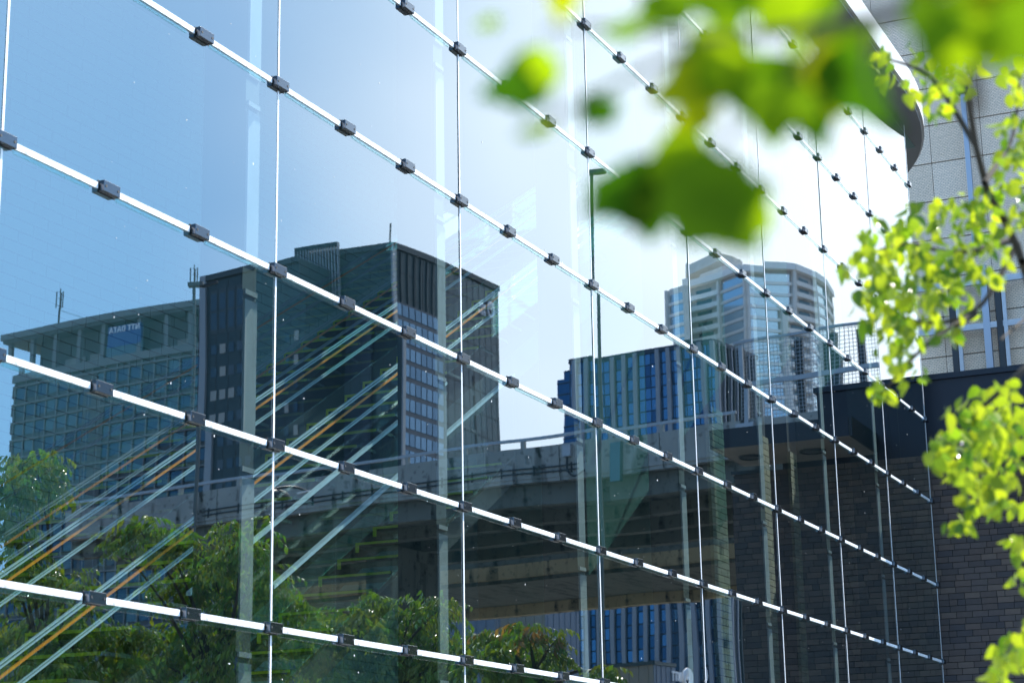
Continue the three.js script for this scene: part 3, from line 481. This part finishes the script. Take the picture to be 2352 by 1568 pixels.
{ // ---- elevated road
  const A = HW0.clone(), B = HW1.clone().addScaledVector(HWD, 45), base = flatXZ(HW1), f = new Face(A, B, base), o = thing('elevated_road', 'weathered concrete elevated road crossing in front of the towers', 'bridge', base);
  const u = (px) => f.u_of(px), vt = 22;
  for (let x = 0; x < f.w; x += 6) add(o, 'parapet', merge([f.box(x + 0.02, Math.min(x + 5.98, f.w), vt - 1.75, vt, -0.35, 0), f.box(x + 0.02, Math.min(x + 5.98, f.w), vt - 1.95, vt - 1.75, -0.6, -0.06)]), mats.concrete);
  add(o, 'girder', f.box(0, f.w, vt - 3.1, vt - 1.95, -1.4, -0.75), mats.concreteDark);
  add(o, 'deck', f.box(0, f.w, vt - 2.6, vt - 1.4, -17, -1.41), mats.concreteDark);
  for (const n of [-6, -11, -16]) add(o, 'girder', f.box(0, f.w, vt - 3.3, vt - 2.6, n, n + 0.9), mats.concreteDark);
  add(o, 'road_surface', f.box(0, f.w, vt - 1.39, vt - 1.3, -16.5, -0.4), mats.asphalt);
  add(o, 'rail_pipe', f.box(0, u(1680), vt + 0.42, vt + 0.58, -0.25, -0.1), mats.galv);
  for (let x = 1; x < u(1680); x += 4.1) add(o, 'rail_post', f.box(x, x + 0.22, vt, vt + 0.42, -0.28, -0.06), mats.concrete);
  for (const v of [vt - 1.22, vt - 1.48]) add(o, 'conduit', f.box(u(470), u(1320), v, v + 0.07, 0.01, 0.08), mats.darkSteel);
  for (let x = u(480); x < u(1320); x += 2.1) add(o, 'conduit_clip', f.box(x, x + 0.09, vt - 1.6, vt - 1.05, 0.003, 0.05), mats.darkSteel);
  add(o, 'junction_box', f.box(u(1290), u(1306), vt - 0.75, vt - 0.12, 0, 0.25), mats.galv);
  add(o, 'junction_box', f.box(u(1404), u(1426), vt - 2.3, vt - 0.3, 0, 0.3), C.glassTeal);
  add(o, 'cable', tube([f.at(u(1298), vt - 0.8, 0.15), f.at(u(1300), vt - 1.5, 0.2), f.at(u(1312), vt - 1.85, 0.2), f.at(u(1335), vt - 1.6, 0.15)], 0.06, 16), mats.darkSteel);
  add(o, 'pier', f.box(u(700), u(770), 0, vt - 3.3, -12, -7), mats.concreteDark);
  const tan = M(0.46, 0.38, 0.22, 0.85, 0, { map: stain12 });   // the far carriageway
  add(o, 'lower_deck', f.box(0, f.w, 17.7, 19.4, -31, -19.31), mats.concreteDark);
  add(o, 'lower_girder', f.box(0, f.w, 17.95, 18.85, -19.3, -19), tan); add(o, 'lower_girder', f.box(0, f.w, 16.95, 17.69, -31, -30), tan);
  // mesh fence
  const e = thing('mesh_fence', 'tall wire mesh fence with steel posts on the parapet of the elevated road', 'fence', base);
  const F0 = u(1694), F1 = u(2015), H = vt + 4.1, w = [];
  for (let x = F0; x < F1; x += 0.2) w.push(f.box(x, x + 0.025, vt - 0.2, H, -0.2, -0.175)); for (let v = vt - 0.2; v < H; v += 0.2) w.push(f.box(F0, F1, v, v + 0.025, -0.174, -0.15));
  stuff(add(e, 'wire_mesh', merge(w), mats.galv));
  add(e, 'top_rail', f.box(F0 - 0.1, F1, H, H + 0.14, -0.24, -0.1), mats.galv); add(e, 'middle_rail', f.box(F0, F1, vt + 1.75, vt + 2.0, -0.26, -0.08), mats.galv);
  for (const px of [1702, 1832, 1905, 1966]) add(e, 'post', f.box(u(px) - 0.2, u(px) + 0.2, vt - (px < 1710 ? 2 : 0.2), H - 0.2, -0.55, -0.25), mats.darkSteel);
  add(e, 'post', f.box(u(1712) - 0.12, u(1712) + 0.12, vt - 2, H - 0.2, 0.02, 0.2), mats.galv);
  for (const v of [vt - 0.55, vt - 1.45]) add(e, 'bracket', f.box(u(1685), u(1731), v, v + 0.32, 0.003, 0.3), mats.galv);
}
function lampPost(label, px, yTop, yBase, D, arm) {
  const p = city(px, yBase, D), top = city(px, yTop, D).y, o = thing('street_lamp', label, 'street lamp', v3(p.x, 0, p.z), 'street lamps along the road'), k = D / 60;
  const side = v3(Math.cos(YAW), 0, -Math.sin(YAW));          // across the line of sight, to the right in the mirror image
  add(o, 'pole', new THREE.CylinderGeometry(0.05 * k, 0.07 * k, top, 12).translate(0, top / 2, 0), mats.lampPaint);
  const head = (s, L, t) => bar(side.clone().multiplyScalar(s).setY(top - t), side.clone().multiplyScalar(s + L).setY(top + 0.03), 0.26 * k, 0.13 * k);
  add(o, 'lamp_head', head(-0.18 * k, arm[0], 0.03), mats.lampPaint);
  if (arm[1]) { add(o, 'arm', bar(side.clone().multiplyScalar(arm[1]).setY(top - 0.1), side.clone().multiplyScalar(arm[2]).setY(top + 0.15), 0.12 * k, 0.08 * k), mats.darkSteel); }
  return o;
}
lampPost('slim dark street lamp with a short flat head standing alone against the bright sky', 1386, 398, 1200, 58, [0.62, 0]);
lampPost('slim grey street lamp in front of the office block', 446, 654, 1100, 95, [0.75, 0.4, 1.15]);
{ // cobra-head lamp in front of the elevated road
  const p = city(640, 1125, 76), o = thing('road_light', 'dark hooded road light on a curved arm in front of the elevated road', 'street lamp', v3(p.x, p.y, p.z)), side = v3(Math.cos(YAW), 0, -Math.sin(YAW));
  const P = (a, y) => side.clone().multiplyScalar(a).setY(y);
  add(o, 'arm', tube([P(-0.2, 0.05), P(0.5, 0.16), P(0.95, 0.12), P(1.35, -0.05)], 0.05, 16), mats.darkSteel);
  add(o, 'hood', new THREE.SphereGeometry(0.62, 20, 10, 0, Math.PI * 2, 0, Math.PI / 2).scale(1.1, 0.55, 0.8).translate(0.3, -0.2, 0), mats.darkSteel);
  add(o, 'lens', bar(P(0.95, -0.1), P(1.45, -0.02), 0.16, 0.05), mats.white);
  add(o, 'stand', box(-0.08, 0.08, -p.y, -0.1, -0.08, 0.08), mats.darkSteel);
}
// ---- low buildings under the road
function lowBlock(name, label, pxs, pys, h, m, m2, seam) {
  const [A, B, D] = pxs.map((x, i) => cityAt(x, pys[i], h)), base = flatXZ(B), f = new Face(A, B, base), g = new Face(B, D, base), o = thing(name, label, 'building', base);
  add(o, 'wall', prism([A, B, D, D.clone().add(A).sub(B)].map(flatXZ), 0, h, base), m);
  add(o, 'side_wall', g.box(0.02, g.w, 0, h - 0.02, 0.003, 0.06), m2);
  const q = [], q2 = []; for (let u = 0.4; u < f.w; u += seam) q.push(f.box(u, u + 0.1, 0, h, 0.002, 0.07)); for (let u = 0.4; u < g.w; u += seam) q2.push(g.box(u, u + 0.1, 0, h, 0.062, 0.12)); 
  stuff(add(o, 'wall_rib', merge(q), m)); stuff(add(o, 'wall_rib', merge(q2), m2));
  add(o, 'roof_trim', merge([f.box(0, f.w, h, h + 0.25, -0.5, 0.15), g.box(0, g.w, h, h + 0.25, -0.5, 0.15)]), C.rib);
  return { o, f, g, base };
}
lowBlock('metal_shed', 'beige ribbed metal building under the elevated road left of the blue glass block', [1150, 1262, 1345], [1402, 1390, 1402], 24, C.ribbed, C.ribbedBlue, 1.1);
lowBlock('blue_grey_shed', 'blue grey ribbed building half hidden behind the trees under the road', [1040, 1148, 1160], [1412, 1398, 1404], 23.5, C.ribbedBlue, C.ribbedBlue, 1.3);
{
  const { o, g } = lowBlock('ribbed_annex', 'low ribbed annex with a round emblem before the blue glass block', [1396, 1520, 1570], [1528, 1520, 1528], 14, C.ribbed, C.ribbedBlue, 0.9);
  const u = g.u_of(1562), v = g.v_of(1562, 1554);
  add(o, 'emblem', new THREE.TorusGeometry(0.62, 0.14, 6, 30).applyMatrix4(g.m.clone().setPosition(g.at(u, v, 0.2))), C.signWhite);
  add(o, 'emblem', new THREE.TorusGeometry(0.26, 0.1, 6, 20).applyMatrix4(g.m.clone().setPosition(g.at(u, v + 0.2, 0.2))), C.signWhite);
  add(o, 'lettering', lettering(g, 'NTT', g.u_of(1551), v - 0.3, 0.7, 0.1, 0.15).g, C.signWhite);
}
{ // white van on the road, far left
  const f = new Face(HW0, HW1), p = cityAt(395, 1150, 22.2), o = thing('white_van', 'pale van with dark windows driving along the elevated road', 'van', v3(p.x + 3.4, 20.7, p.z)), a = Math.atan2(HWD.x, HWD.z);
  o.rotation.y = a;
  const s = new THREE.Shape(); [[-2.3, 0.35], [2.3, 0.35], [2.35, 1.1], [1.9, 1.35], [1.2, 2.1], [0.9, 2.2], [-2.0, 2.2], [-2.3, 1.9]].forEach((q, i) => (i ? s.lineTo(...q) : s.moveTo(...q)));
  add(o, 'body', new THREE.ExtrudeGeometry(s, { depth: 1.7, bevelEnabled: true, bevelSize: 0.06, bevelThickness: 0.06 }).translate(0, 0, -0.85).rotateY(-Math.PI / 2), M(0.6, 0.63, 0.66, 0.3, 0.2));
  for (const z of [-1.5, -0.4, 0.65]) for (const x of [-0.93, 0.93]) add(o, 'side_window', box(x - 0.012, x + 0.012, 1.35, 1.95, z, z + 0.9), C.glassDark);
  for (const z of [-1.4, 1.5]) for (const x of [-0.78, 0.78]) { const w = add(o, 'wheel', new THREE.CylinderGeometry(0.35, 0.35, 0.22, 20).rotateZ(Math.PI / 2).translate(x, 0.35, z), mats.darkSteel); add(w, 'rim', new THREE.CylinderGeometry(0.2, 0.2, 0.24, 16).rotateZ(Math.PI / 2).translate(x, 0.35, z), mats.galv); }
}
// ---------------------------------------------------------------- plants
function leafGeo(L, W, seg, curl, notch = 0) {               // a folded, curling leaf from its stalk (origin) along +x
  const pos = [], idx = [];
  for (let i = 0; i <= seg; i++) {
    const t = i / seg, w = W * 0.5 * Math.pow(Math.sin(Math.PI * Math.pow(t, notch ? 0.6 : 0.72)), 0.8) * (notch ? (1 - 0.45 * t * t * t) * (1 + notch * Math.sin(t * 15 + 1)) : 1), x = L * t, z = -curl * L * t * t;
    pos.push(x, w, z + w * 0.28, x, 0, z, x, -w, z + w * 0.28);
    if (i) { const a = (i - 1) * 3, b = i * 3; idx.push(a, b, a + 1, a + 1, b, b + 1, a + 1, b + 1, a + 2, a + 2, b + 1, b + 2); }
  }
  const g = new THREE.BufferGeometry(); g.setAttribute('position', new THREE.Float32BufferAttribute(pos, 3)); g.setIndex(idx); g.computeVertexNormals(); return g;
}
function sprayGeo(r, n, L, W) {                              // a drooping twig end with n leaves
  const q = [];
  for (let i = 0; i < n; i++) { const g = leafGeo(L * (0.75 + r() * 0.5), W * (0.8 + r() * 0.4), 3, 0.25), t = i / (n - 1 || 1);
    g.rotateX((r() - 0.5) * 1.6).rotateY(0.5 + r() * 0.7).rotateZ((i % 2 ? 1 : -1) * (0.5 + r() * 0.7)).translate(t * L * 1.9, (r() - 0.5) * 0.02, -t * t * L * 0.9); q.push(g); }
  return mergeGeometries(q).rotateX(-Math.PI / 2);           // droops towards -y
}
function crown(parent, name, geo, mat, places, tint) {
  const m = new THREE.InstancedMesh(geo, mat, places.length), d = new THREE.Object3D(), c = new THREE.Color();
  places.forEach((p, i) => { d.position.copy(p.p); d.rotation.set(p.rx, p.ry, p.rz, 'YXZ'); d.scale.setScalar(p.s); d.updateMatrix(); m.setMatrixAt(i, d.matrix); m.setColorAt(i, tint(c, p)); });
  m.name = name; m.userData.kind = 'stuff'; parent.add(m); return m;
}
// trees that stand by the road and show in the glass
{
  const r = rng(21), sprays = sprayGeo(r, 7, 0.14, 0.055), mat = M(0.9, 0.9, 0.9, 0.95, 0, { transmission: 0.42, thickness: 0, side: THREE.DoubleSide, clearcoat: 0.9, clearcoatRoughness: 0.22 });
  const tree = (label, D, clumps, red) => {
    const cx = clumps.reduce((a, c) => a + c[0], 0) / clumps.length, foot = city(cx, 1500, D); foot.y = 0;
    const o = thing('street_tree', label, 'tree', foot, 'street trees mirrored in the glass'), places = [], lit = D * 1.0 / FPX;
    const side = v3(Math.cos(YAW), 0, -Math.sin(YAW)), deep = v3(Math.sin(YAW), 0, Math.cos(YAW)), fork = v3(0, city(cx, 1500, D).y - 0.6, 0);
    add(o, 'trunk', tapered([v3(0, 0, 0), v3(0.08, fork.y * 0.5, -0.05), fork], 0.16, 0.09, 12), mats.bark);
    clumps.forEach(([x, y, R], k) => {
      const c = city(x, y, D).sub(foot).addScaledVector(deep, (r() - 0.5) * 1.6), q = R * lit;
      add(o, 'limb', tapered([fork.clone().add(v3(0, (r() - 0.6) * 0.8, 0)), fork.clone().lerp(c, 0.55).add(v3((r() - 0.5) * 0.3, 0.15, (r() - 0.5) * 0.3)), c], 0.05, 0.012, 10, 6), mats.bark);
      const n = Math.round(115 * Math.pow(R / 70, 2));
      for (let i = 0; i < n; i++) {
        const a = r() * 6.283, b = Math.acos(2 * r() - 1), m = Math.pow(r(), 0.45) * (0.75 + 0.5 * vnoise(a * 2, b * 3, k)); 
        const p = c.clone().addScaledVector(side, Math.sin(b) * Math.cos(a) * m * q).addScaledVector(deep, Math.sin(b) * Math.sin(a) * m * q * 1.2).add(v3(0, Math.cos(b) * m * q * 0.85, 0));
        places.push({ p, rx: (r() - 0.5) * 1.6, ry: a + r(), rz: 0.35 - r() * 1.1, s: 0.75 + r() * 0.6, t: red && y < red[1] && r() < red[0] ? 1 : 0 });
      }
    });
    crown(o, 'crown', sprays, mat, places, (c, p) => { const s = 0.7 + r() * 0.7; return p.t ? c.setRGB(0.34 * s, 0.2 * s, 0.03) : c.setRGB((0.1 + r() * 0.12) * s, 0.27 * s, 0.012); });
  };
  tree('leafy green tree at the far left edge of the mirrored street', 34, [[60, 1055, 62], [20, 1110, 55], [95, 1110, 40], [15, 1215, 55], [55, 1320, 75], [145, 1340, 55], [170, 1440, 80], [60, 1470, 95], [250, 1520, 75], [150, 1550, 90], [300, 1440, 45]]);
  tree('bushy green tree mirrored left of the first dark post before the road', 36, [[330, 1215, 50], [400, 1250, 58], [290, 1255, 30], [525, 1215, 38], [560, 1280, 62], [605, 1215, 32], [480, 1320, 80], [610, 1340, 70], [400, 1340, 60], [540, 1440, 95], [665, 1365, 50], [420, 1470, 80], [680, 1470, 95], [350, 1530, 80], [560, 1550, 90]]);
  tree('round topped green tree mirrored below the stair and the pier of the road', 38, [[860, 1375, 45], [805, 1400, 42], [835, 1450, 80], [745, 1430, 50], [960, 1400, 58], [950, 1490, 95], [1025, 1395, 45], [1050, 1470, 55], [780, 1530, 85], [890, 1550, 90], [1010, 1550, 80]]);
  tree('small tree with reddish new leaves mirrored in front of the beige metal building', 33, [[1160, 1465, 48], [1120, 1520, 50], [1215, 1455, 40], [1240, 1510, 50], [1285, 1470, 30], [1180, 1545, 55], [1290, 1515, 30], [1395, 1550, 32]], [0.1, 1490]);
}
// nearer tree on the right, in direct sight
const side = right.clone(), upv = up.clone(), near = fwd.clone();
{
  const r = rng(41), D0 = 4.8, P = (x, y, d = D0) => seen(x, y, d), base = P(2420, 1500, D0); base.y = 0;
  const o = thing('young_tree', 'slender tree with small bright green leaves in the sun in front of the screen wall', 'tree', base);
  const L = (x, y, d) => P(x, y, d ?? D0 + (r() - 0.5) * 0.5).sub(base);
  add(o, 'trunk', tapered([v3(0, 0, 0), L(2430, 1300, D0), L(2400, 800, D0), L(2330, 545, D0), L(2262, 420, D0 - 0.2), L(2225, 230, D0 - 0.3)], 0.03, 0.007, 30), mats.bark);
  const twigs = [[[2340, 560], [2230, 720], [2120, 740], [1990, 690]], [[2330, 550], [2200, 580], [2080, 560], [1950, 600]], [[2262, 420], [2330, 300], [2345, 150]], [[2240, 330], [2150, 190], [2030, 130]], [[2400, 800], [2330, 870], [2230, 960], [2150, 1040]], [[2400, 830], [2350, 1000], [2230, 1180]], [[2240, 720], [2120, 800], [2030, 900]], [[2400, 1200], [2370, 1380], [2310, 1510]], [[2350, 600], [2380, 700], [2300, 780]]];
  twigs.forEach((t) => add(o, 'twig', tapered(t.map(([x, y]) => L(x, y)), 0.009, 0.0025, 16, 6), mats.bark));
  const lg = mergeGeometries([leafGeo(0.042, 0.027, 8, 0.25)]), places = [];
  const cl = [[1985, 610, 60, 34], [2040, 560, 70, 46], [2110, 530, 70, 46], [2180, 500, 60, 30], [2060, 640, 80, 60], [2140, 620, 80, 60], [2010, 700, 60, 40], [2090, 720, 70, 50], [2200, 650, 70, 50], [2270, 590, 50, 20], [2060, 800, 50, 30], [2100, 850, 35, 12], [2025, 880, 28, 14], [2190, 740, 45, 10], [2300, 470, 60, 40], [2330, 380, 45, 34], [2335, 300, 40, 30], [2335, 180, 45, 22], [2240, 470, 40, 20], [2250, 560, 60, 30],
    [2030, 140, 34, 11], [2080, 190, 40, 12], [2140, 220, 40, 16], [2110, 120, 40, 6], [2205, 175, 45, 18], [2170, 150, 40, 16], [2240, 110, 50, 14], [2300, 920, 60, 44], [2230, 970, 65, 54], [2330, 1000, 50, 40], [2190, 1030, 55, 40], [2270, 1060, 65, 54], [2150, 1050, 30, 14], [2240, 1130, 50, 34], [2310, 1130, 50, 34], [2205, 1200, 28, 13], [2340, 1250, 26, 12], [2340, 1330, 20, 6], [2320, 1500, 40, 26], [2345, 1450, 30, 16], [2300, 1550, 30, 14]];
  for (const [x, y, R, n] of cl) for (let i = 0; i < n * 0.95; i++) {
    const a = r() * 6.283, m = Math.sqrt(r()) * R * 1.05, p = L(x + Math.cos(a) * m, y + Math.sin(a) * m, D0 + (r() - 0.5) * 0.9);
    places.push({ p, rx: (r() - 0.5) * 1.8, ry: r() * 6.283, rz: -1.1 + (r() - 0.5) * 1.4, s: 0.7 + r() * 0.5 });
  }
  const lm = M(0.9, 0.9, 0.9, 1, 0, { transmission: 0.55, thickness: 0, side: THREE.DoubleSide, specularIntensity: 0.2, clearcoat: 0.4, clearcoatRoughness: 0.12 });
  const tones = [[0.4, 0.53, 0.012], [0.24, 0.4, 0.01], [0.52, 0.6, 0.025], [0.1, 0.21, 0.008]].map((t) => { const m = lm.clone(); m.color.setRGB(...t); return m; });
  const big = places.map((p, i) => [Math.hypot(p.p.x, p.p.z), i]); const one = new Set(places.map((_, i) => i).filter((i) => i % 5 === 0).slice(0, 290));
  const d = new THREE.Object3D();
  places.forEach((p, i) => { if (!one.has(i)) return; const m = add(o, 'leaf', lg, tones[i % 4]); m.position.copy(p.p); m.rotation.set(p.rx, p.ry, p.rz, 'YXZ'); m.scale.setScalar(p.s); });
  crown(o, 'crown', lg, lm, places.filter((_, i) => !one.has(i)), (c) => { const t = r(), s = 0.75 + r() * 0.5; return c.setRGB(mix(0.1, 0.5, t) * s, mix(0.21, 0.58, t) * s, 0.015); });
}
// branch close to the lens
{
  const r = rng(63), base = seen(2352, -120, 0.95), o = thing('leafy_branch', 'blurred branch of large green leaves with sun and shade painted in hanging close to the camera', 'branch', base);
  const P = (x, y, d) => seen(x, y, d).sub(base);
  add(o, 'stem', tapered([P(2450, -160, 1.0), P(2250, -20, 0.95), P(1900, 60, 0.92), P(1600, 90, 0.9)], 0.006, 0.002, 24), mats.bark);
  add(o, 'stem', tapered([P(2330, -150, 1.0), P(2250, 60, 1.02), P(2240, 260, 1.06)], 0.005, 0.0035, 16), mats.bark);
  for (const t of [[[1650, 85], [1420, 190], [1200, 310]], [[1900, 60], [1800, 200], [1620, 360]], [[1600, 90], [1420, 60], [1250, 70]], [[2000, 40], [2000, 200], [2080, 290]]]) add(o, 'twig', tapered(t.map(([x, y]) => P(x, y, 0.9 + r() * 0.05)), 0.0022, 0.001, 14, 5), mats.bark);
  const litTone = { dark: [0.045, 0.13, 0.002], mid: [0.13, 0.24, 0.003], lime: [0.27, 0.4, 0.003], yellow: [0.34, 0.38, 0.003], brown: [0.26, 0.15, 0.006] };  // dark to yellow: shade and sun on the leaves put into the colour
  const ms = Object.fromEntries(Object.entries(litTone).map(([k, t]) => [k, M(...t, 1, 0, { transmission: 0.62, thickness: 0, side: THREE.DoubleSide, specularIntensity: 0.15 })]));
  // stalk x, y, tip angle (degrees, clockwise from right on screen), length, width, tone, distance
  const leaves = [[1150, 45, 160, 75, 26, 'lime', 0.9], [1265, 190, 172, 185, 95, 'dark', 0.9], [1215, 105, 70, 100, 70, 'lime', 0.89], [1330, 240, 20, 100, 70, 'dark', 0.92], [1300, -40, 100, 110, 60, 'yellow', 0.9], [1540, 10, 150, 110, 80, 'mid', 0.9], [1555, 30, 70, 40, 50, 'mid', 0.9], [1270, 290, 165, 100, 26, 'lime', 0.95],
    [1650, 185, 165, 180, 115, 'yellow', 0.9], [1640, 240, 150, 130, 70, 'yellow', 0.92], [1610, 130, 25, 150, 120, 'mid', 0.88],
    [1490, 370, 50, 190, 170, 'mid', 0.91], [1480, 420, 80, 150, 120, 'dark', 0.92], [1445, 365, 72, 205, 190, 'dark', 0.9], [1500, 340, 25, 150, 110, 'lime', 0.89], [1535, 395, 38, 305, 170, 'mid', 0.88], [1625, 415, 58, 205, 150, 'mid', 0.9], [1655, 450, 35, 165, 135, 'lime', 0.91], [1430, 400, 20, 160, 90, 'dark', 0.92], [1560, 300, 80, 110, 80, 'lime', 0.93],
    [1720, 90, 150, 200, 120, 'mid', 0.9], [1760, 120, 85, 240, 140, 'mid', 0.92], [1790, 150, 95, 200, 110, 'dark', 0.89], [1862, 110, 62, 200, 110, 'yellow', 0.9], [1880, 130, 85, 170, 90, 'yellow', 0.92], [1862, 245, 75, 118, 62, 'dark', 0.91], [1690, 130, 60, 150, 100, 'mid', 0.93],
    [1600, -20, 170, 120, 90, 'mid', 0.9], [1640, -60, 70, 170, 120, 'mid', 0.92], [1720, -90, 80, 150, 110, 'dark', 0.89], [1850, -60, 75, 190, 90, 'mid', 0.9], [1890, 120, 48, 270, 100, 'dark', 0.9], [1860, -60, 97, 220, 90, 'lime', 0.92], [1925, 60, 60, 150, 100, 'mid', 0.94],
    [2140, -70, 75, 220, 120, 'yellow', 0.91], [2170, -80, 85, 250, 170, 'dark', 0.92], [2170, 20, 60, 170, 120, 'mid', 0.9], [2280, -40, 95, 180, 160, 'lime', 0.9], [2350, -30, 110, 190, 150, 'yellow', 0.9], [2200, 50, 50, 130, 80, 'brown', 0.94], [2310, 60, 90, 120, 90, 'mid', 0.95], [1375, 230, 60, 80, 60, 'dark', 0.9],
    [2230, 20, 110, 190, 150, 'lime', 0.85], [2300, 10, 60, 180, 150, 'mid', 0.86], [2150, -10, 95, 180, 120, 'mid', 0.84], [1780, -40, 60, 160, 120, 'lime', 0.86], [1660, 60, 100, 160, 110, 'lime', 0.86], [1730, 180, 70, 150, 90, 'mid', 0.86], [1840, 190, 110, 140, 100, 'mid', 0.86], [1290, 170, 190, 90, 60, 'lime', 0.86], [1480, 60, 170, 120, 40, 'mid', 0.86], [1240, 300, 170, 70, 20, 'mid', 0.84]];
  for (const [x, y, deg, L, W, t, d0] of leaves) {
    const d = d0 * 1.05, k = d / FPX, g = leafGeo(L * k, W * k * 1.5, 16, 0.12 + r() * 0.12, 0.13), a = -deg * Math.PI / 180;
    const X = side.clone().multiplyScalar(Math.cos(a)).addScaledVector(upv, Math.sin(a)), Z = near.clone().negate(), tilt = (r() - 0.5) * 0.7;
    X.addScaledVector(Z, tilt).normalize(); const Y = Z.clone().cross(X).normalize(), z = X.clone().cross(Y);
    const m = add(o, 'leaf', g.applyMatrix4(new THREE.Matrix4().makeBasis(X, Y.applyAxisAngle(X, (r() - 0.5) * 0.8), X.clone().cross(Y))), ms[t]); m.position.copy(P(x, y, d)); z.set(0, 0, 0);
  }
}
scene.traverse((o) => { if (o.isMesh) o.castShadow = o.receiveShadow = true; });
renderer.render(scene, camera);
